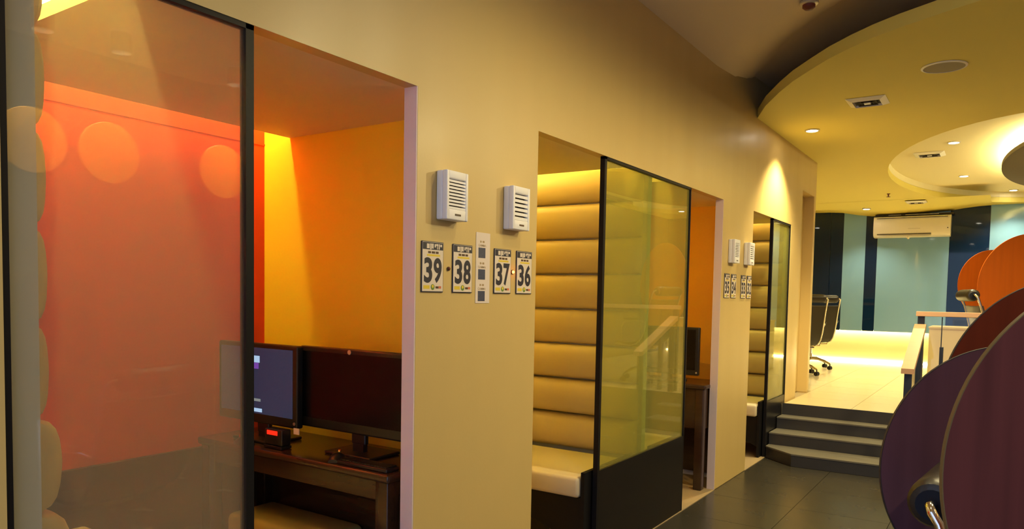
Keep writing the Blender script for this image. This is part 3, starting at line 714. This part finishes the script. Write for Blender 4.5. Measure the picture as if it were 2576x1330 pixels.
# ================================================================== OFFICE CHAIRS
def chair(label, loc, rz, lift=0.0):
    root = thing('office_chair', label, 'chair', loc, rz, 'black leather chrome office chairs'); t = root; made = set(bpy.data.objects)
    prof = [(-.285,1.00),(-.270,.93),(-.245,.84),(-.225,.75),(-.205,.66),(-.180,.56),(-.140,.475),(-.075,.415),(.01,.392),(.12,.395),(.215,.410),(.255,.395)]
    for sx in (-1,1):
        pts = [(sx*.262,y,z) for y,z in prof]
        hook = [(sx*.205,-.318,1.035),(sx*.240,-.318,1.034),(sx*.258,-.310,1.024),(sx*.262,-.296,1.005)]
        MB().tube(hook+pts[1:], .0105, 10).build('side_tube','chrome',t,local=True,smooth=True)
        arm = [(sx*.268,-.20,.665),(sx*.30,-.17,.69),(sx*.31,-.05,.69),(sx*.31,.08,.67),(sx*.30,.13,.60),(sx*.27,.14,.42)]
        MB().tube(arm,.011,10).build('arm_tube','chrome',t,local=True,smooth=True)
        MB().box(sx*.31-.022,sx*.31+.022,-.16,.07,.692,.716,.008).build('arm_pad','leather',t,local=True,smooth=True)
    m = MB(); n = 9
    for y, z in prof[1:]:
        for k in range(n):
            x = -.252+.504*k/(n-1); sag = .022*(1-(x/.252)**2)
            m.v.append((x, y-sag*.8 if z > .5 else y, z-sag*(.2 if z > .5 else 1)))
    k0 = len(prof)-1
    base = len(m.v)
    for y, z in prof[1:]:
        for k in range(n):
            x = -.252+.504*k/(n-1); sag = .022*(1-(x/.252)**2)
            m.v.append((x, (y-sag*.8 if z > .5 else y)+(.022 if z > .5 else .008), z-sag*(.2 if z > .5 else 1)+(.006 if z > .5 else .024)))
    for lay in (0, base):
        for i in range(k0-1):
            for k in range(n-1): m.f.append((lay+i*n+k,lay+i*n+k+1,lay+(i+1)*n+k+1,lay+(i+1)*n+k))
    for i in range(k0-1):
        for k in (0,n-1): m.f.append((i*n+k,(i+1)*n+k,base+(i+1)*n+k,base+i*n+k))
    for i in (0,k0-1):
        for k in range(n-1): m.f.append((i*n+k,i*n+k+1,base+i*n+k+1,base+i*n+k))
    m.build('sling','leather',t,local=True,smooth=True)
    hr = MB().lathe([(0,-.212),(.030,-.212),(.046,-.206),(.054,-.192),(.056,-.16),(.056,.16),(.054,.192),(.046,.206),(.030,.212),(0,.212)],24,(0,-.318,1.030),'x').build('headrest','leather',t,local=True,smooth=True)
    for s in (-1,1):
        MB().lathe([(0,s*.2125),(.034,s*.2125),(.034,s*.2145),(0,s*.2145)],20,(0,-.318,1.030),'x').build('end_disc','leather_end',hr,local=True,smooth=True)
    MB().box(-.255,.255,.0,.05,.355,.378,.006).box(-.10,.10,-.09,.12,.335,.362,.006).build('under_frame','chrome',t,local=True)
    for o in bpy.data.objects:
        if o not in made and o.parent == root: o.location.z += lift
    MB().lathe([(0,.13),(.032,.13),(.032,.22),(.020,.225),(.020,.34+lift),(0,.34+lift)],18).build('column','chrome',t,local=True,smooth=True)
    for k in range(5):
        a = 2*PI*k/5 + .35
        c, s = math.cos(a), math.sin(a)
        arm = MB().tube([(c*.02,s*.02,.155),(c*.12,s*.12,.150),(c*.23,s*.23,.120),(c*.295,s*.295,.085)],[.024,.022,.018,.014],8).build('base_arm','chrome',t,local=True,smooth=True)
        cx, cy = c*.295, s*.295
        m = MB()
        for e in (-1,1):
            ox, oy = cx - s*.018*e, cy + c*.018*e
            M3 = []
            for q in range(14):
                u = 2*PI*q/14
                for d in (-.008,.008):
                    M3.append((ox - s*d + c*.029*math.cos(u), oy + c*d + s*.029*math.cos(u), .031+.029*math.sin(u)))
            m.add(M3, [tuple(range(0,28,2)), tuple(range(1,28,2))]+[(2*q,2*((q+1)%14),2*((q+1)%14)+1,2*q+1) for q in range(14)])
        m.tube([(cx,cy,.04),(cx,cy,.09)],.009,8)
        m.build('castor','plastic_black',t,local=True,smooth=True)
    return t
chair('black leather chair with rolled headrest, nearer of the pair by the wall end', (-.555,10.40,ZU), math.radians(38))
chair('black leather chair partly hidden behind its twin by the wall end', (-.585,11.45,ZU), math.radians(38))
chair('black leather chair behind the level handrail under the orange discs', (1.775,8.22,ZU), math.radians(-74), .05)
chair('nearest black leather chair, only its round headrest end showing by the purple discs', (1.986,2.00,0), math.radians(-96), -.022)

# ================================================================== ROUND SCREENS
AX = Vector((fw.x, fw.y, 0)).normalized()      # the row of screens all face the same way
def round_screen(label, c, r, m, edge, zf):
    t = thing('round_screen', label, 'screen', (c[0],c[1],zf), math.atan2(AX.y,AX.x)-PI/2, 'round wooden screens on poles')
    h = c[2]-zf
    MB().lathe([(0,-.004),(r-.0012,-.004),(r-.0012,.004),(0,.004)],96,(0,0,h),'y').build('disc',m,t,local=True,smooth=True)
    MB().lathe([(r-.0012,-.0042),(r+.0006,-.0042),(r+.0006,.0042),(r-.0012,.0042),(r-.0012,-.0042)],96,(0,0,h),'y',False).build('edge_band',edge,t,local=True,smooth=True)
    MB().tube([(0,.026,.012),(0,.026,h+r*.35)],.015,14).build('pole','chrome',t,local=True,smooth=True)
    MB().lathe([(0,0),(.10,0),(.10,.008),(.03,.018),(0,.018)],32,(0,.026,.0)).build('base','chrome',t,local=True,smooth=True)
    for dz in (-.12,.12): MB().box(-.03,.03,.0045,.045,h+dz*r/.35-.015,h+dz*r/.35+.015,.004).build('clamp','plastic_black',t,local=True)
    return t
round_screen('large reddish purple wood disc in the right foreground', (1.974,1.597,1.168), .35, 'wood_purple', 'edge_yellow', 0)
round_screen('dark plum wood disc beside the steps behind the foremost disc', (1.773,2.37,1.006), .33, 'wood_plum', 'edge_dark', 0)
round_screen('rust red wood disc rising behind the plum disc', (1.945,2.958,1.115), .42, 'wood_rust', 'edge_dark', 0)
round_screen('large orange wood disc at the right edge before the blue wall', (1.988,9.245,1.611), .56, 'wood_orange', 'wood_orange', ZU)
round_screen('smaller orange wood disc showing left of the large orange one', (1.622,11.41,1.691), .45, 'wood_orange', 'wood_orange', ZU)
# orange discs on the opposite wall, seen as reflections in the frosted pane
for y, lab in ((2.13,'left'),(2.60,'middle'),(3.456,'right')):
    t = thing('wall_disc','orange wall disc reflected at the %s of the frosted glass'%lab,'wall disc',(3.2,y,2.34),group='orange discs on the opposite wall')
    MB().lathe([(0,-.01),(.196,-.01),(.20,-.006),(.20,.006),(.196,.01),(0,.01)],64,(3.2,y,2.341),'x').build('disc','disc_amber',t,smooth=True)
    MB().lathe([(0,0),(.012,0),(.012,.39),(0,.39)],12,(3.21,y,2.341),'x').build('bracket','chrome',t)
